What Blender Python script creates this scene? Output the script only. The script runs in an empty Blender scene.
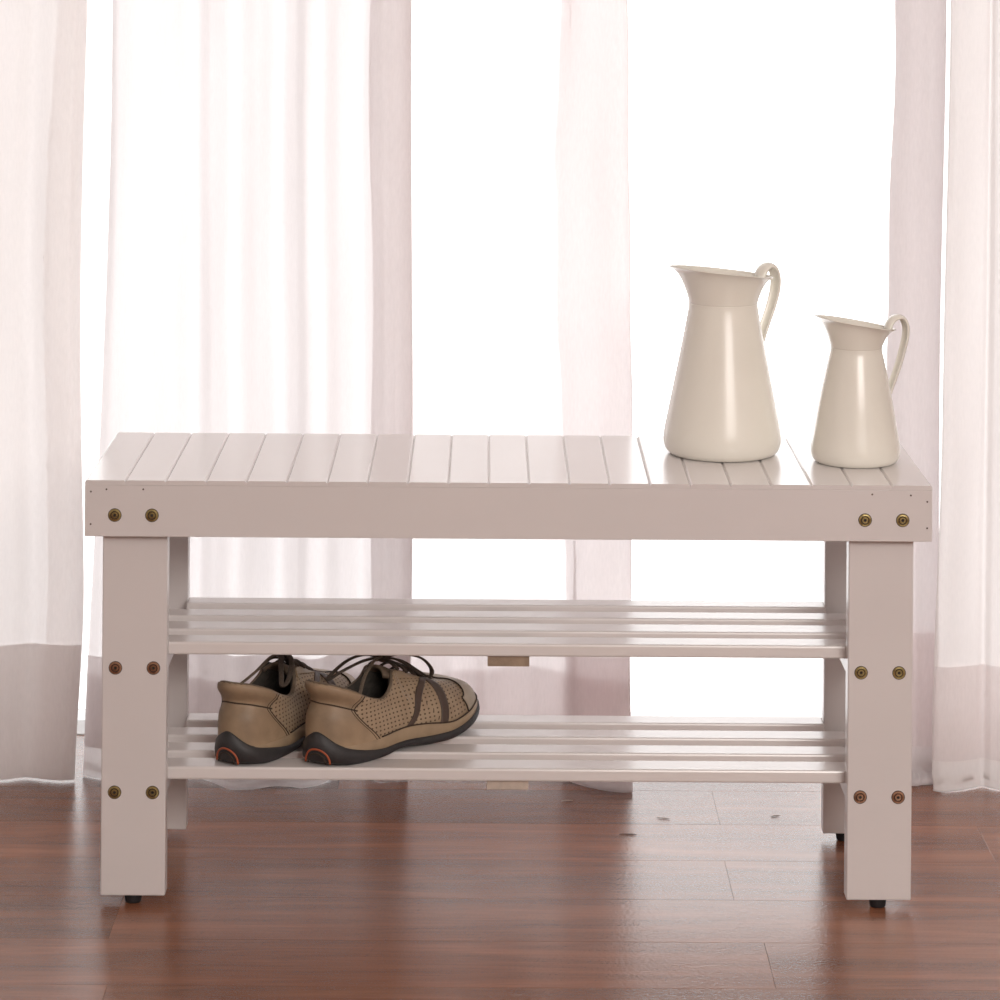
import bpy, bmesh, math, random
from mathutils import Vector, Matrix
random.seed(7)
C = bpy.context.scene.collection
sin, cos, PI = math.sin, math.cos, math.pi

# ------------------------------------------------------------------ helpers
def link(name, verts, faces, mats, parent=None, smooth=False, fmat=None, loc=None):
    me = bpy.data.meshes.new(name)
    me.from_pydata([tuple(v) for v in verts], [], faces)
    if not isinstance(mats, (list, tuple)): mats = [mats]
    for m in mats: me.materials.append(m)
    if fmat:
        for p, i in zip(me.polygons, fmat): p.material_index = i
    bm = bmesh.new(); bm.from_mesh(me); bmesh.ops.recalc_face_normals(bm, faces=bm.faces); bm.to_mesh(me); bm.free()
    if smooth:
        for p in me.polygons: p.use_smooth = True
    me.update()
    o = bpy.data.objects.new(name, me); C.objects.link(o)
    if parent: o.parent = parent
    if loc: o.location = loc
    return o

def box_bm(bm, x0, x1, y0, y1, z0, z1, bev=0.0, seg=2):
    r = bmesh.ops.create_cube(bm, size=1.0)
    vs = r['verts']
    for v in vs:
        v.co = Vector(((x0+x1)/2+v.co.x*(x1-x0), (y0+y1)/2+v.co.y*(y1-y0), (z0+z1)/2+v.co.z*(z1-z0)))
    if bev:
        es = list({e for v in vs for e in v.link_edges})
        bmesh.ops.bevel(bm, geom=es, offset=bev, segments=seg, affect='EDGES', profile=0.5)

def bm_obj(name, bm, mats, parent=None, smooth=False):
    me = bpy.data.meshes.new(name)
    if not isinstance(mats, (list, tuple)): mats = [mats]
    for m in mats: me.materials.append(m)
    if smooth:
        for f in bm.faces: f.smooth = True
    bm.to_mesh(me); bm.free()
    o = bpy.data.objects.new(name, me); C.objects.link(o)
    if parent: o.parent = parent
    return o

def box(name, x0, x1, y0, y1, z0, z1, mat, parent=None, bev=0.0, seg=2):
    bm = bmesh.new(); box_bm(bm, x0, x1, y0, y1, z0, z1, bev, seg)
    return bm_obj(name, bm, mat, parent)

def tag(o, label=None, cat=None, group=None, kind=None):
    if label: o['label'] = label
    if cat: o['category'] = cat
    if group: o['group'] = group
    if kind: o['kind'] = kind
    return o

def empty(name, loc, rz=0):
    o = bpy.data.objects.new(name, None); C.objects.link(o)
    o.location = loc; o.rotation_euler = (0, 0, rz); o.empty_display_size = .05
    return o

def cr(p0, p1, p2, p3, t):
    return 0.5*((2*p1)+(-p0+p2)*t+(2*p0-5*p1+4*p2-p3)*t*t+(-p0+3*p1-3*p2+p3)*t*t*t)

def spline(pts, n, closed=False):
    P = [Vector(p) for p in pts]; m = len(P); out = []
    segs = m if closed else m-1
    for i in range(n if closed else n+1):
        t = i/n*segs; k = min(int(t), segs-1); f = t-k
        if closed: q = [P[(k+j) % m] for j in (-1, 0, 1, 2)]
        else: q = [P[max(0, min(m-1, k+j))] for j in (-1, 0, 1, 2)]
        out.append(cr(*q, f))
    return out

def tube_data(path, rx, rz=None, k=8, up=Vector((0, 0, 1)), taper=None):
    """swept elliptical tube: returns verts, faces"""
    rz = rz or rx; V = []; F = []; n = len(path)
    for i, p in enumerate(path):
        d = (path[min(i+1, n-1)]-path[max(i-1, 0)]).normalized()
        s = d.cross(up)
        if s.length < 1e-4: s = d.cross(Vector((1, 0, 0)))
        s.normalize(); u = s.cross(d).normalized()
        f = taper(i/(n-1)) if taper else 1
        for j in range(k):
            a = 2*PI*j/k
            V.append(p+s*cos(a)*rx*f+u*sin(a)*rz*f)
    for i in range(n-1):
        for j in range(k):
            F.append((i*k+j, i*k+(j+1) % k, (i+1)*k+(j+1) % k, (i+1)*k+j))
    F.append(tuple(range(k))); F.append(tuple(range((n-1)*k, n*k)))
    return V, F

def merge(parts):
    V = []; F = []; M = []
    for v, f, m in parts:
        b = len(V); V += v; F += [tuple(i+b for i in q) for q in f]; M += [m]*len(f)
    return V, F, M

def sstep(a, b, x):
    t = max(0, min(1, (x-a)/(b-a))); return t*t*(3-2*t)

# ------------------------------------------------------------------ materials
def new_mat(name):
    m = bpy.data.materials.new(name); m.use_nodes = True
    nt = m.node_tree; nt.nodes.clear()
    o = nt.nodes.new('ShaderNodeOutputMaterial')
    return m, nt, o

def N(nt, kind, **kw):
    n = nt.nodes.new('ShaderNode'+kind)
    for k, v in kw.items():
        if k in n.inputs.keys() if isinstance(k, str) else False: n.inputs[k].default_value = v
        else: setattr(n, k, v)
    return n

def pbr(name, col, rough=.5, noise=.06, nscale=30, bump=0.0, bscale=300, metal=0, spec=.5, coat=0, sheen=0, stretch=(1, 1, 1)):
    m, nt, o = new_mat(name); L = nt.links
    b = nt.nodes.new('ShaderNodeBsdfPrincipled')
    b.inputs['Roughness'].default_value = rough; b.inputs['Metallic'].default_value = metal
    b.inputs['Specular IOR Level'].default_value = spec
    b.inputs['Coat Weight'].default_value = coat; b.inputs['Coat Roughness'].default_value = .15
    b.inputs['Sheen Weight'].default_value = sheen
    tc = nt.nodes.new('ShaderNodeTexCoord'); mp = nt.nodes.new('ShaderNodeMapping')
    mp.inputs['Scale'].default_value = stretch
    L.new(tc.outputs['Object'], mp.inputs[0])
    nz = nt.nodes.new('ShaderNodeTexNoise'); nz.inputs['Scale'].default_value = nscale; nz.inputs['Detail'].default_value = 5
    L.new(mp.outputs[0], nz.inputs['Vector'])
    r = nt.nodes.new('ShaderNodeValToRGB')
    r.color_ramp.elements[0].position = .3; r.color_ramp.elements[1].position = .7
    r.color_ramp.elements[0].color = tuple(c*(1-noise) for c in col)+(1,)
    r.color_ramp.elements[1].color = tuple(min(1, c*(1+noise)) for c in col)+(1,)
    L.new(nz.outputs[0], r.inputs[0]); L.new(r.outputs[0], b.inputs['Base Color'])
    if bump:
        n2 = nt.nodes.new('ShaderNodeTexNoise'); n2.inputs['Scale'].default_value = bscale; n2.inputs['Detail'].default_value = 3
        L.new(mp.outputs[0], n2.inputs['Vector'])
        bp = nt.nodes.new('ShaderNodeBump'); bp.inputs['Strength'].default_value = bump; bp.inputs['Distance'].default_value = .001
        L.new(n2.outputs[0], bp.inputs['Height']); L.new(bp.outputs[0], b.inputs['Normal'])
    L.new(b.outputs[0], o.inputs[0])
    return m

M = {}
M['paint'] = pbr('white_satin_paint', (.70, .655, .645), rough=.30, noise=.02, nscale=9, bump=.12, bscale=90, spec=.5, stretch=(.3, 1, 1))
M['paint_slat'] = pbr('white_paint_lit_slat', (.76, .715, .70), rough=.22, noise=.02, nscale=9, bump=.06, bscale=60, spec=.7, stretch=(.3, 1, 1))  # bench paint made lighter: light on the shelf tops put into colour
M['paint_top'] = pbr('white_paint_lit_top', (.84, .80, .79), rough=.20, noise=.02, nscale=9, bump=.06, bscale=60, spec=.75, stretch=(1, .3, 1))  # bench paint lightened further: brightness of the lit seat put into its colour
M['enamel'] = pbr('cream_enamel', (.84, .81, .73), rough=.27, noise=.02, nscale=12, spec=.5, coat=.3)
M['rim'] = pbr('dark_rim', (.62, .58, .50), rough=.35, noise=.1, nscale=60)  # darker than the enamel, used in a thin line along the lip
M['brass'] = pbr('brass_bolt', (.46, .37, .17), rough=.3, metal=1, noise=.2, nscale=300)
M['copper'] = pbr('copper_bolt', (.46, .27, .18), rough=.3, metal=1, noise=.2, nscale=300)
M['dark'] = pbr('recess_shade', (.03, .025, .015), rough=.6)  # shade inside the bolt sockets and round the heads, painted as near-black
M['rubber'] = pbr('black_rubber_foot', (.012, .012, .014), rough=.6)
M['rawwood'] = pbr('bare_brown_wood', (.34, .25, .18), rough=.8, noise=.15, nscale=80, bump=.4, bscale=500)
M['rawpale'] = pbr('bare_pale_wood', (.56, .47, .40), rough=.8, noise=.12, nscale=80, bump=.3, bscale=500)
M['nail'] = pbr('filled_nail_hole', (.09, .06, .045), rough=.8)
M['wall'] = pbr('wall_paint', (.78, .74, .72), rough=.8, noise=.02, nscale=5, bump=.1, bscale=200)
M['ceil'] = pbr('ceiling_paint', (.82, .80, .78), rough=.9, noise=.01, nscale=5)
M['alu'] = pbr('white_window_frame', (.75, .74, .73), rough=.4, noise=.02)
M['leather'] = pbr('smooth_brown_leather', (.325, .230, .146), rough=.52, noise=.26, nscale=26, bump=.25, bscale=260)
M['rand'] = pbr('tan_rand_leather', (.35, .252, .160), rough=.5, noise=.1, nscale=60, bump=.12, bscale=300)
M['cap'] = pbr('pale_worn_toe_leather', (.42, .335, .245), rough=.55, noise=.12, nscale=50, bump=.2, bscale=300)
M['stripe'] = pbr('dark_brown_leather', (.085, .055, .042), rough=.5, noise=.2, nscale=70)
M['sole'] = pbr('charcoal_rubber_sole', (.030, .028, .029), rough=.55, noise=.2, nscale=80, bump=.3, bscale=400)
M['orange'] = pbr('rust_orange_rubber', (.40, .085, .03), rough=.5, noise=.1)
M['lining'] = pbr('dark_mesh_lining', (.050, .042, .034), rough=.85, noise=.3, nscale=150, bump=.5, bscale=900)
M['tongue'] = pbr('brown_tongue', (.17, .125, .085), rough=.65, noise=.2, nscale=120, bump=.3, bscale=600)
M['lace'] = pbr('brown_lace', (.075, .055, .040), rough=.8, noise=.3, nscale=600, bump=.6, bscale=1500)
M['cordpale'] = pbr('tan_lace', (.15, .115, .082), rough=.8, noise=.2, nscale=600, bump=.6, bscale=1500)
M['seam'] = pbr('dark_seam', (.045, .03, .02), rough=.8)
M['stitch'] = pbr('pale_stitch', (.42, .36, .29), rough=.8)
M['splinter'] = pbr('pale_splinter', (.55, .47, .42), rough=.7)
M['splinterdark'] = pbr('dark_splinter', (.10, .045, .03), rough=.7)

def perforated():
    m, nt, o = new_mat('perforated_tan_leather'); L = nt.links
    b = nt.nodes.new('ShaderNodeBsdfPrincipled'); b.inputs['Roughness'].default_value = .55
    uv = nt.nodes.new('ShaderNodeUVMap')
    sc = nt.nodes.new('ShaderNodeVectorMath'); sc.operation = 'MULTIPLY'; sc.inputs[1].default_value = (1/.0070, 1/.0045, 1)
    L.new(uv.outputs[0], sc.inputs[0])
    fr = nt.nodes.new('ShaderNodeVectorMath'); fr.operation = 'FRACTION'; L.new(sc.outputs[0], fr.inputs[0])
    sb = nt.nodes.new('ShaderNodeVectorMath'); sb.operation = 'DISTANCE'; sb.inputs[1].default_value = (.5, .5, 0)
    L.new(fr.outputs[0], sb.inputs[0])
    mr = nt.nodes.new('ShaderNodeMapRange'); mr.inputs['From Min'].default_value = .15; mr.inputs['From Max'].default_value = .27
    L.new(sb.outputs['Value'], mr.inputs['Value'])
    tc = nt.nodes.new('ShaderNodeTexCoord')
    nz = nt.nodes.new('ShaderNodeTexNoise'); nz.inputs['Scale'].default_value = 50; nz.inputs['Detail'].default_value = 5
    L.new(tc.outputs['Object'], nz.inputs['Vector'])
    r = nt.nodes.new('ShaderNodeValToRGB')
    r.color_ramp.elements[0].position = .3; r.color_ramp.elements[1].position = .7
    r.color_ramp.elements[0].color = (.35, .25, .162, 1); r.color_ramp.elements[1].color = (.42, .31, .205, 1)
    L.new(nz.outputs[0], r.inputs[0])
    mx = nt.nodes.new('ShaderNodeMix'); mx.data_type = 'RGBA'
    mx.inputs[6].default_value = (.10, .060, .034, 1)
    L.new(mr.outputs[0], mx.inputs[0]); L.new(r.outputs[0], mx.inputs[7]); L.new(mx.outputs[2], b.inputs['Base Color'])
    bp = nt.nodes.new('ShaderNodeBump'); bp.inputs['Strength'].default_value = .5; bp.inputs['Distance'].default_value = .0008
    L.new(mr.outputs[0], bp.inputs['Height']); L.new(bp.outputs[0], b.inputs['Normal'])
    L.new(b.outputs[0], o.inputs[0]); return m
M['perf'] = perforated()

def fabric(name, col, trans, dif, transl):
    m, nt, o = new_mat(name); L = nt.links
    tc = nt.nodes.new('ShaderNodeTexCoord')
    # fine weave: threads a little denser here and there
    mp = nt.nodes.new('ShaderNodeMapping'); mp.inputs['Scale'].default_value = (1, 1, .22); L.new(tc.outputs['Object'], mp.inputs[0])
    nz = nt.nodes.new('ShaderNodeTexNoise'); nz.inputs['Scale'].default_value = 420; nz.inputs['Detail'].default_value = 2
    L.new(mp.outputs[0], nz.inputs['Vector'])
    n2 = nt.nodes.new('ShaderNodeTexNoise'); n2.inputs['Scale'].default_value = 11; n2.inputs['Detail'].default_value = 4
    mp2 = nt.nodes.new('ShaderNodeMapping'); mp2.inputs['Scale'].default_value = (1, 1, .3); L.new(tc.outputs['Object'], mp2.inputs[0])
    L.new(mp2.outputs[0], n2.inputs['Vector'])
    ma = nt.nodes.new('ShaderNodeMath'); ma.operation = 'MULTIPLY_ADD'; ma.inputs[1].default_value = .10; ma.inputs[2].default_value = trans-.05
    L.new(nz.outputs[0], ma.inputs[0])
    t = nt.nodes.new('ShaderNodeBsdfTransparent'); t.inputs[0].default_value = (1, .985, .985, 1)
    d = nt.nodes.new('ShaderNodeBsdfDiffuse'); d.inputs[0].default_value = tuple(c*dif for c in col)+(1,)
    l = nt.nodes.new('ShaderNodeBsdfTranslucent'); l.inputs[0].default_value = tuple(c*transl for c in col)+(1,)
    bp = nt.nodes.new('ShaderNodeBump'); bp.inputs['Strength'].default_value = .35; bp.inputs['Distance'].default_value = .004
    L.new(n2.outputs[0], bp.inputs['Height'])
    L.new(bp.outputs[0], d.inputs['Normal']); L.new(bp.outputs[0], l.inputs['Normal'])
    a = nt.nodes.new('ShaderNodeAddShader'); L.new(d.outputs[0], a.inputs[0]); L.new(l.outputs[0], a.inputs[1])
    x = nt.nodes.new('ShaderNodeMixShader'); lw = nt.nodes.new('ShaderNodeLayerWeight'); lw.inputs['Blend'].default_value = .5   # threads close up where the cloth turns edge-on
    pw = nt.nodes.new('ShaderNodeMath'); pw.operation = 'MULTIPLY_ADD'; pw.inputs[1].default_value = -.75; pw.inputs[2].default_value = 1.0; pw.use_clamp = True
    L.new(lw.outputs['Facing'], pw.inputs[0])
    mu = nt.nodes.new('ShaderNodeMath'); mu.operation = 'MULTIPLY'; L.new(ma.outputs[0], mu.inputs[0]); L.new(pw.outputs[0], mu.inputs[1])
    L.new(mu.outputs[0], x.inputs[0]); L.new(a.outputs[0], x.inputs[1]); L.new(t.outputs[0], x.inputs[2])
    L.new(x.outputs[0], o.inputs[0]); return m
M['sheer'] = fabric('white_sheer_voile', (1, .95, .95), .28, .34, .62)
M['sheer_left'] = fabric('white_cotton_voile', (1, .95, .95), .17, .35, .51)
M['dense'] = fabric('off_white_voile', (1, .95, .935), .085, .42, .445)
M['mid'] = fabric('soft_white_voile', (1, .95, .955), .13, .38, .47)
M['gauze'] = fabric('thin_side_hem', (1, .96, .94), .62, .40, .50)

def glass():
    m, nt, o = new_mat('clear_window_glass'); L = nt.links
    t = nt.nodes.new('ShaderNodeBsdfTransparent'); t.inputs[0].default_value = (.96, .97, .97, 1)
    g = nt.nodes.new('ShaderNodeBsdfGlossy'); g.inputs['Roughness'].default_value = .01
    f = nt.nodes.new('ShaderNodeFresnel'); f.inputs[0].default_value = 1.45
    x = nt.nodes.new('ShaderNodeMixShader'); L.new(f.outputs[0], x.inputs[0]); L.new(t.outputs[0], x.inputs[1]); L.new(g.outputs[0], x.inputs[2])
    L.new(x.outputs[0], o.inputs[0]); return m
M['glass'] = glass()

def floor_mat():
    m, nt, o = new_mat('red_brown_laminate'); L = nt.links
    b = nt.nodes.new('ShaderNodeBsdfPrincipled')
    at = nt.nodes.new('ShaderNodeAttribute'); at.attribute_name = 'plank'
    tc = nt.nodes.new('ShaderNodeTexCoord')
    sh = nt.nodes.new('ShaderNodeVectorMath'); sh.operation = 'MULTIPLY_ADD'; sh.inputs[1].default_value = (17, 9, 5)
    L.new(at.outputs['Color'], sh.inputs[0]); L.new(tc.outputs['Object'], sh.inputs[2])
    mp = nt.nodes.new('ShaderNodeMapping'); mp.inputs['Scale'].default_value = (1.3, 11, 1); L.new(sh.outputs[0], mp.inputs[0])
    nz = nt.nodes.new('ShaderNodeTexNoise'); nz.inputs['Scale'].default_value = 1.7; nz.inputs['Detail'].default_value = 7; nz.inputs['Roughness'].default_value = .58; nz.inputs['Distortion'].default_value = .5
    L.new(mp.outputs[0], nz.inputs['Vector'])
    r = nt.nodes.new('ShaderNodeValToRGB'); e = r.color_ramp.elements
    e[0].position = .30; e[0].color = (.165, .064, .034, 1); e[1].position = .72; e[1].color = (.34, .138, .070, 1)
    k = e.new(.50); k.color = (.235, .094, .050, 1)
    L.new(nz.outputs[0], r.inputs[0])
    mp2 = nt.nodes.new('ShaderNodeMapping'); mp2.inputs['Scale'].default_value = (6, 130, 1); L.new(sh.outputs[0], mp2.inputs[0])
    n2 = nt.nodes.new('ShaderNodeTexNoise'); n2.inputs['Scale'].default_value = 2; n2.inputs['Detail'].default_value = 4
    L.new(mp2.outputs[0], n2.inputs['Vector'])
    mr = nt.nodes.new('ShaderNodeMapRange'); mr.inputs['From Min'].default_value = .3; mr.inputs['From Max'].default_value = .7
    mr.inputs['To Min'].default_value = .90; mr.inputs['To Max'].default_value = 1.07; L.new(n2.outputs[0], mr.inputs['Value'])
    ml = nt.nodes.new('ShaderNodeVectorMath'); ml.operation = 'SCALE'; L.new(r.outputs[0], ml.inputs[0]); L.new(mr.outputs[0], ml.inputs['Scale'])
    sp = nt.nodes.new('ShaderNodeSeparateColor'); L.new(at.outputs['Color'], sp.inputs[0])
    m3 = nt.nodes.new('ShaderNodeMapRange'); m3.inputs['To Min'].default_value = .82; m3.inputs['To Max'].default_value = 1.2; L.new(sp.outputs[2], m3.inputs['Value'])
    m4 = nt.nodes.new('ShaderNodeVectorMath'); m4.operation = 'SCALE'; L.new(ml.outputs[0], m4.inputs[0]); L.new(m3.outputs[0], m4.inputs['Scale'])
    L.new(m4.outputs[0], b.inputs['Base Color'])
    b.inputs['Roughness'].default_value = .23; b.inputs['Specular IOR Level'].default_value = .7
    n5 = nt.nodes.new('ShaderNodeTexNoise'); n5.inputs['Scale'].default_value = 330; n5.inputs['Detail'].default_value = 2
    mp5 = nt.nodes.new('ShaderNodeMapping'); mp5.inputs['Scale'].default_value = (.7, 1.2, 1); L.new(tc.outputs['Object'], mp5.inputs[0]); L.new(mp5.outputs[0], n5.inputs['Vector'])
    bp = nt.nodes.new('ShaderNodeBump'); bp.inputs['Strength'].default_value = .35; bp.inputs['Distance'].default_value = .0012
    L.new(n5.outputs[0], bp.inputs['Height']); L.new(bp.outputs[0], b.inputs['Normal'])
    L.new(b.outputs[0], o.inputs[0]); return m
M['floor'] = floor_mat()

# ------------------------------------------------------------------ room
RX0, RX1, RY0, RY1, RZ = -2.2, 2.4, -4.0, .66, 2.5
def make_floor():
    V = []; F = []; col = []; rnd = random.Random(3)
    gap = .0006; y = .4369+.131*2; k = -2
    joints = {0: [.251], 1: [-1.0, .55], 2: [.246], 3: [-.411], 4: [.2665], 5: [-.395], -1: [-.2]}
    # row k spans y_k-.131 .. y_k  with y_k = .4369-.131*k
    while y > RY0:
        y1 = min(y, RY1); y0 = max(y-.131, RY0)
        if k in joints: xs = joints[k]
        else: xs = [rnd.uniform(-.9, .4)]
        x = xs[0]
        js = sorted(set(xs))
        a = js[0]
        while a > RX0: a -= 1.22; js.append(a)
        a = max(xs)
        while a < RX1: a += 1.22; js.append(a)
        js = sorted(js)
        for p, q in zip(js[:-1], js[1:]):
            p = max(p, RX0); q = min(q, RX1)
            if q-p < .01: continue
            b = len(V); c = (rnd.random(), rnd.random(), rnd.random(), 1)
            t = .00035
            V += [(p, y0, -t), (q, y0, -t), (q, y1, -t), (p, y1, -t), (p+t, y0+t, 0), (q-t, y0+t, 0), (q-t, y1-t, 0), (p+t, y1-t, 0)]
            F += [(b+4, b+5, b+6, b+7), (b, b+1, b+5, b+4), (b+1, b+2, b+6, b+5), (b+2, b+3, b+7, b+6), (b+3, b, b+4, b+7)]
            col += [c]*8
        y -= .131; k += 1
    b = len(V)
    V += [(RX0, RY0, -.05), (RX1, RY0, -.05), (RX1, RY1, -.05), (RX0, RY1, -.05)]; col += [(0, 0, 0, 1)]*4
    F += [(b, b+3, b+2, b+1)]
    me = bpy.data.meshes.new('floor'); me.from_pydata(V, [], F); me.materials.append(M['floor'])
    ca = me.color_attributes.new('plank', 'FLOAT_COLOR', 'POINT')
    for i, c in enumerate(col): ca.data[i].color = c
    o = bpy.data.objects.new('floor', me); C.objects.link(o); tag(o, kind='structure')
make_floor()
def struct(o): o['kind'] = 'structure'; return o
WX0, WX1, WZ = -1.0, 1.0, 2.3                     # glazed opening
T = .12
bm = bmesh.new()
box_bm(bm, RX0, WX0, RY1, RY1+T, -.05, RZ); box_bm(bm, WX1, RX1, RY1, RY1+T, -.05, RZ); box_bm(bm, WX0, WX1, RY1, RY1+T, WZ, RZ)
struct(bm_obj('wall_back', bm, M['wall']))
struct(box('wall_left', RX0-T, RX0, RY0, RY1+T, -.05, RZ, M['wall']))
struct(box('wall_right', RX1, RX1+T, RY0, RY1+T, -.05, RZ, M['wall']))
struct(box('wall_front', RX0, RX1, RY0-T, RY0, -.05, RZ, M['wall']))
struct(box('ceiling', RX0, RX1, RY0, RY1+T, RZ, RZ+.1, M['ceil']))
w = struct(empty('window_1', ((WX0+WX1)/2, RY1+.06, 0)))
bm = bmesh.new(); hw = (WX1-WX0)/2
box_bm(bm, -hw, -hw+.05, -.03, .03, 0, WZ, .003); box_bm(bm, hw-.05, hw, -.03, .03, 0, WZ, .003)
box_bm(bm, -hw+.05, hw-.05, -.03, .03, WZ-.05, WZ, .003); box_bm(bm, -hw+.05, hw-.05, -.06, .06, -.05, .0015, .0005)
bm_obj('window_frame', bm, M['alu'], w)
box('window_pane', -hw+.045, hw-.045, -.004, .004, .0012, WZ-.045, M['glass'], w)

# ------------------------------------------------------------------ bench
H = .4561
bench = empty('shoe_bench', (0, .14, 0))
tag(bench, 'white painted wooden shoe bench with slatted seat and two open slatted shelves', 'bench')
OFF = Vector((0, -.14, 0))
def bpart(name, x0, x1, y0, y1, z0, z1, mat, bev=.0008, label=None, parent=None):
    o = box(name, x0, x1, y0-.14, y1-.14, z0, z1, mat, parent or bench, bev)
    if label: o['label'] = label
    return o
# seat boards
g = .9/21
for i in range(21):
    x0 = -.45+g*i; bm = bmesh.new()
    box_bm(bm, x0+.00012, x0+g-.00012, -.14, .14, H-.0050, H)
    es = [e for e in bm.edges if all(abs(v.co.z-H) < 1e-6 for v in e.verts) and abs(e.verts[0].co.x-e.verts[1].co.x) < 1e-6]
    bmesh.ops.bevel(bm, geom=es, offset=.0017, segments=1, affect='EDGES')
    bm.normal_update()
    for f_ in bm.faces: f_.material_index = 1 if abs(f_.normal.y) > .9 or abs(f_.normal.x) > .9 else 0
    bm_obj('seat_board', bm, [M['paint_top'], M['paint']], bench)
# front apron with filled nail holes
AH = .0597
def apron(y0, y1, nails):
    bm = bmesh.new(); box_bm(bm, -.45, .45, y0-.14, y1-.14, H-AH, H-.0052, .0006)
    for f in bm.faces: f.material_index = 0
    for (x, z) in nails:
        before = set(bm.faces)
        bmesh.ops.create_cone(bm, cap_ends=True, segments=10, radius1=.0011, radius2=.0009, depth=.0012,
                              matrix=Matrix.Translation((x, y0-.14, z)) @ Matrix.Rotation(PI/2, 4, 'X'))
        for f in set(bm.faces)-before: f.material_index = 1
    return bm_obj('apron', bm, [M['paint'], M['nail']], bench)
fa = apron(0, .0155, [(-.4435, .444), (-.427, .4465), (-.388, .4467), (-.4435, .4095), (.386, .4465), (.427, .4457), (.4445, .439), (.4445, .411)])
apron(.2645, .28, [])
for s in (-1, 1):
    xs = sorted((s*.4500, s*.4335))
    bpart('end_apron', xs[0], xs[1], .0158, .2642, H-AH, H-.0052, M['paint'])
# legs
def leg(sx, back):
    xs = sorted((s_*sx for s_ in (.3635, .4325)))
    y0, y1 = (.2425, .2640) if back else (.0160, .0380)
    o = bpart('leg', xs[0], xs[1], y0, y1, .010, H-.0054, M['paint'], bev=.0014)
    xm = (.3985 if not back else .3885 if sx > 0 else .408)*sx
    V = []; F = []
    prof = [(0, 0), (.0072, 0), (.0085, .0015), (.0095, .0099), (0, .0099)]
    ym = (y0+y1)/2-.14; k = 20
    for r, z in prof:
        for j in range(k): V.append((xm+r*cos(2*PI*j/k), ym+r*sin(2*PI*j/k)*.8, z))
    for a in range(len(prof)-1):
        for j in range(k): F.append((a*k+j, a*k+(j+1) % k, (a+1)*k+(j+1) % k, (a+1)*k+j))
    f = link('rubber_foot', V, F, M['rubber'], o); f['label'] = 'black rubber foot'
    return o
legs = {}
for sx in (-1, 1):
    for bk in (False, True): legs[sx, bk] = leg(sx, bk)
# bolts
def bolt(x, y, z, mat, parent):
    prof = [(.0066, -.001), (.0066, .0006), (.0060, .0014), (.0048, .0016), (.0043, .0009), (.0036, .0008), (.0032, .0015), (.0018, .0016), (.0016, .0002), (0, .0002)]
    V = []; F = []; fm = []; k = 24
    for r, h in prof:
        for j in range(k):
            a = 2*PI*j/k; V.append((x+r*cos(a), y-h, z+r*sin(a)))
    for a in range(len(prof)-1):
        for j in range(k):
            F.append((a*k+j, a*k+(j+1) % k, (a+1)*k+(j+1) % k, (a+1)*k+j)); fm.append(1 if a in (4, 8) else 0)
    # shade of the countersunk hole, painted as a flat dark ring round the head
    b = len(V)
    for r in (.0066, .0072):
        for j in range(k):
            a = 2*PI*j/k; V.append((x+r*cos(a), y-.0003, z+r*sin(a)))
    for j in range(k): F.append((b+j, b+(j+1) % k, b+k+(j+1) % k, b+k+j)); fm.append(1)
    o = link('bolt', V, F, [mat, M['dark']], parent, smooth=False, fmat=fm)
    o['label'] = 'copper coloured bolt' if mat is M['copper'] else 'brass coloured bolt'
for x in (-.4180, -.3785, .3785, .4185): bolt(x, -.14, .4192, M['brass'], fa)
for sx in (-1, 1):
    L_ = legs[sx, False]
    for z, ms in ((.2530, ('copper', 'copper') if sx < 0 else ('brass', 'brass')), (.1203, ('brass', 'brass') if sx < 0 else ('copper', 'copper'))):
        for dx, mk in ((.4180, ms[0]), (.3775, ms[1])): bolt(sx*dx, .016-.14, z, M[mk], L_)
# shelves
for zt, ys in ((.2752, ((.0395, .0725), (.0965, .1325), (.1565, .1890), (.2145, .2450))), (.1410, ((.0395, .0755), (.1005, .1345), (.1610, .1945), (.2210, .2525)))):
    for i, (a, b) in enumerate(ys):
        xe = .3625 if i == 3 else .4325
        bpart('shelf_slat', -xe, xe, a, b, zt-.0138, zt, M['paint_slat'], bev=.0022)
    for s in (-1, 1):
        xs = sorted((s*.3660, s*.4200))
        bpart('shelf_rail', xs[0], xs[1], .0384, .2420, zt-.0330, zt-.0140, M['paint'], bev=.001)
    up = zt > .2
    bpart('shelf_cleat', -.0212, .0238, .0450, .2400, zt-.0138-(.0118 if up else .0102), zt-.0140, M['rawwood' if up else 'rawpale'], bev=.0005, label='bare brown wooden cleat' if up else 'bare pale wooden cleat')

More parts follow.
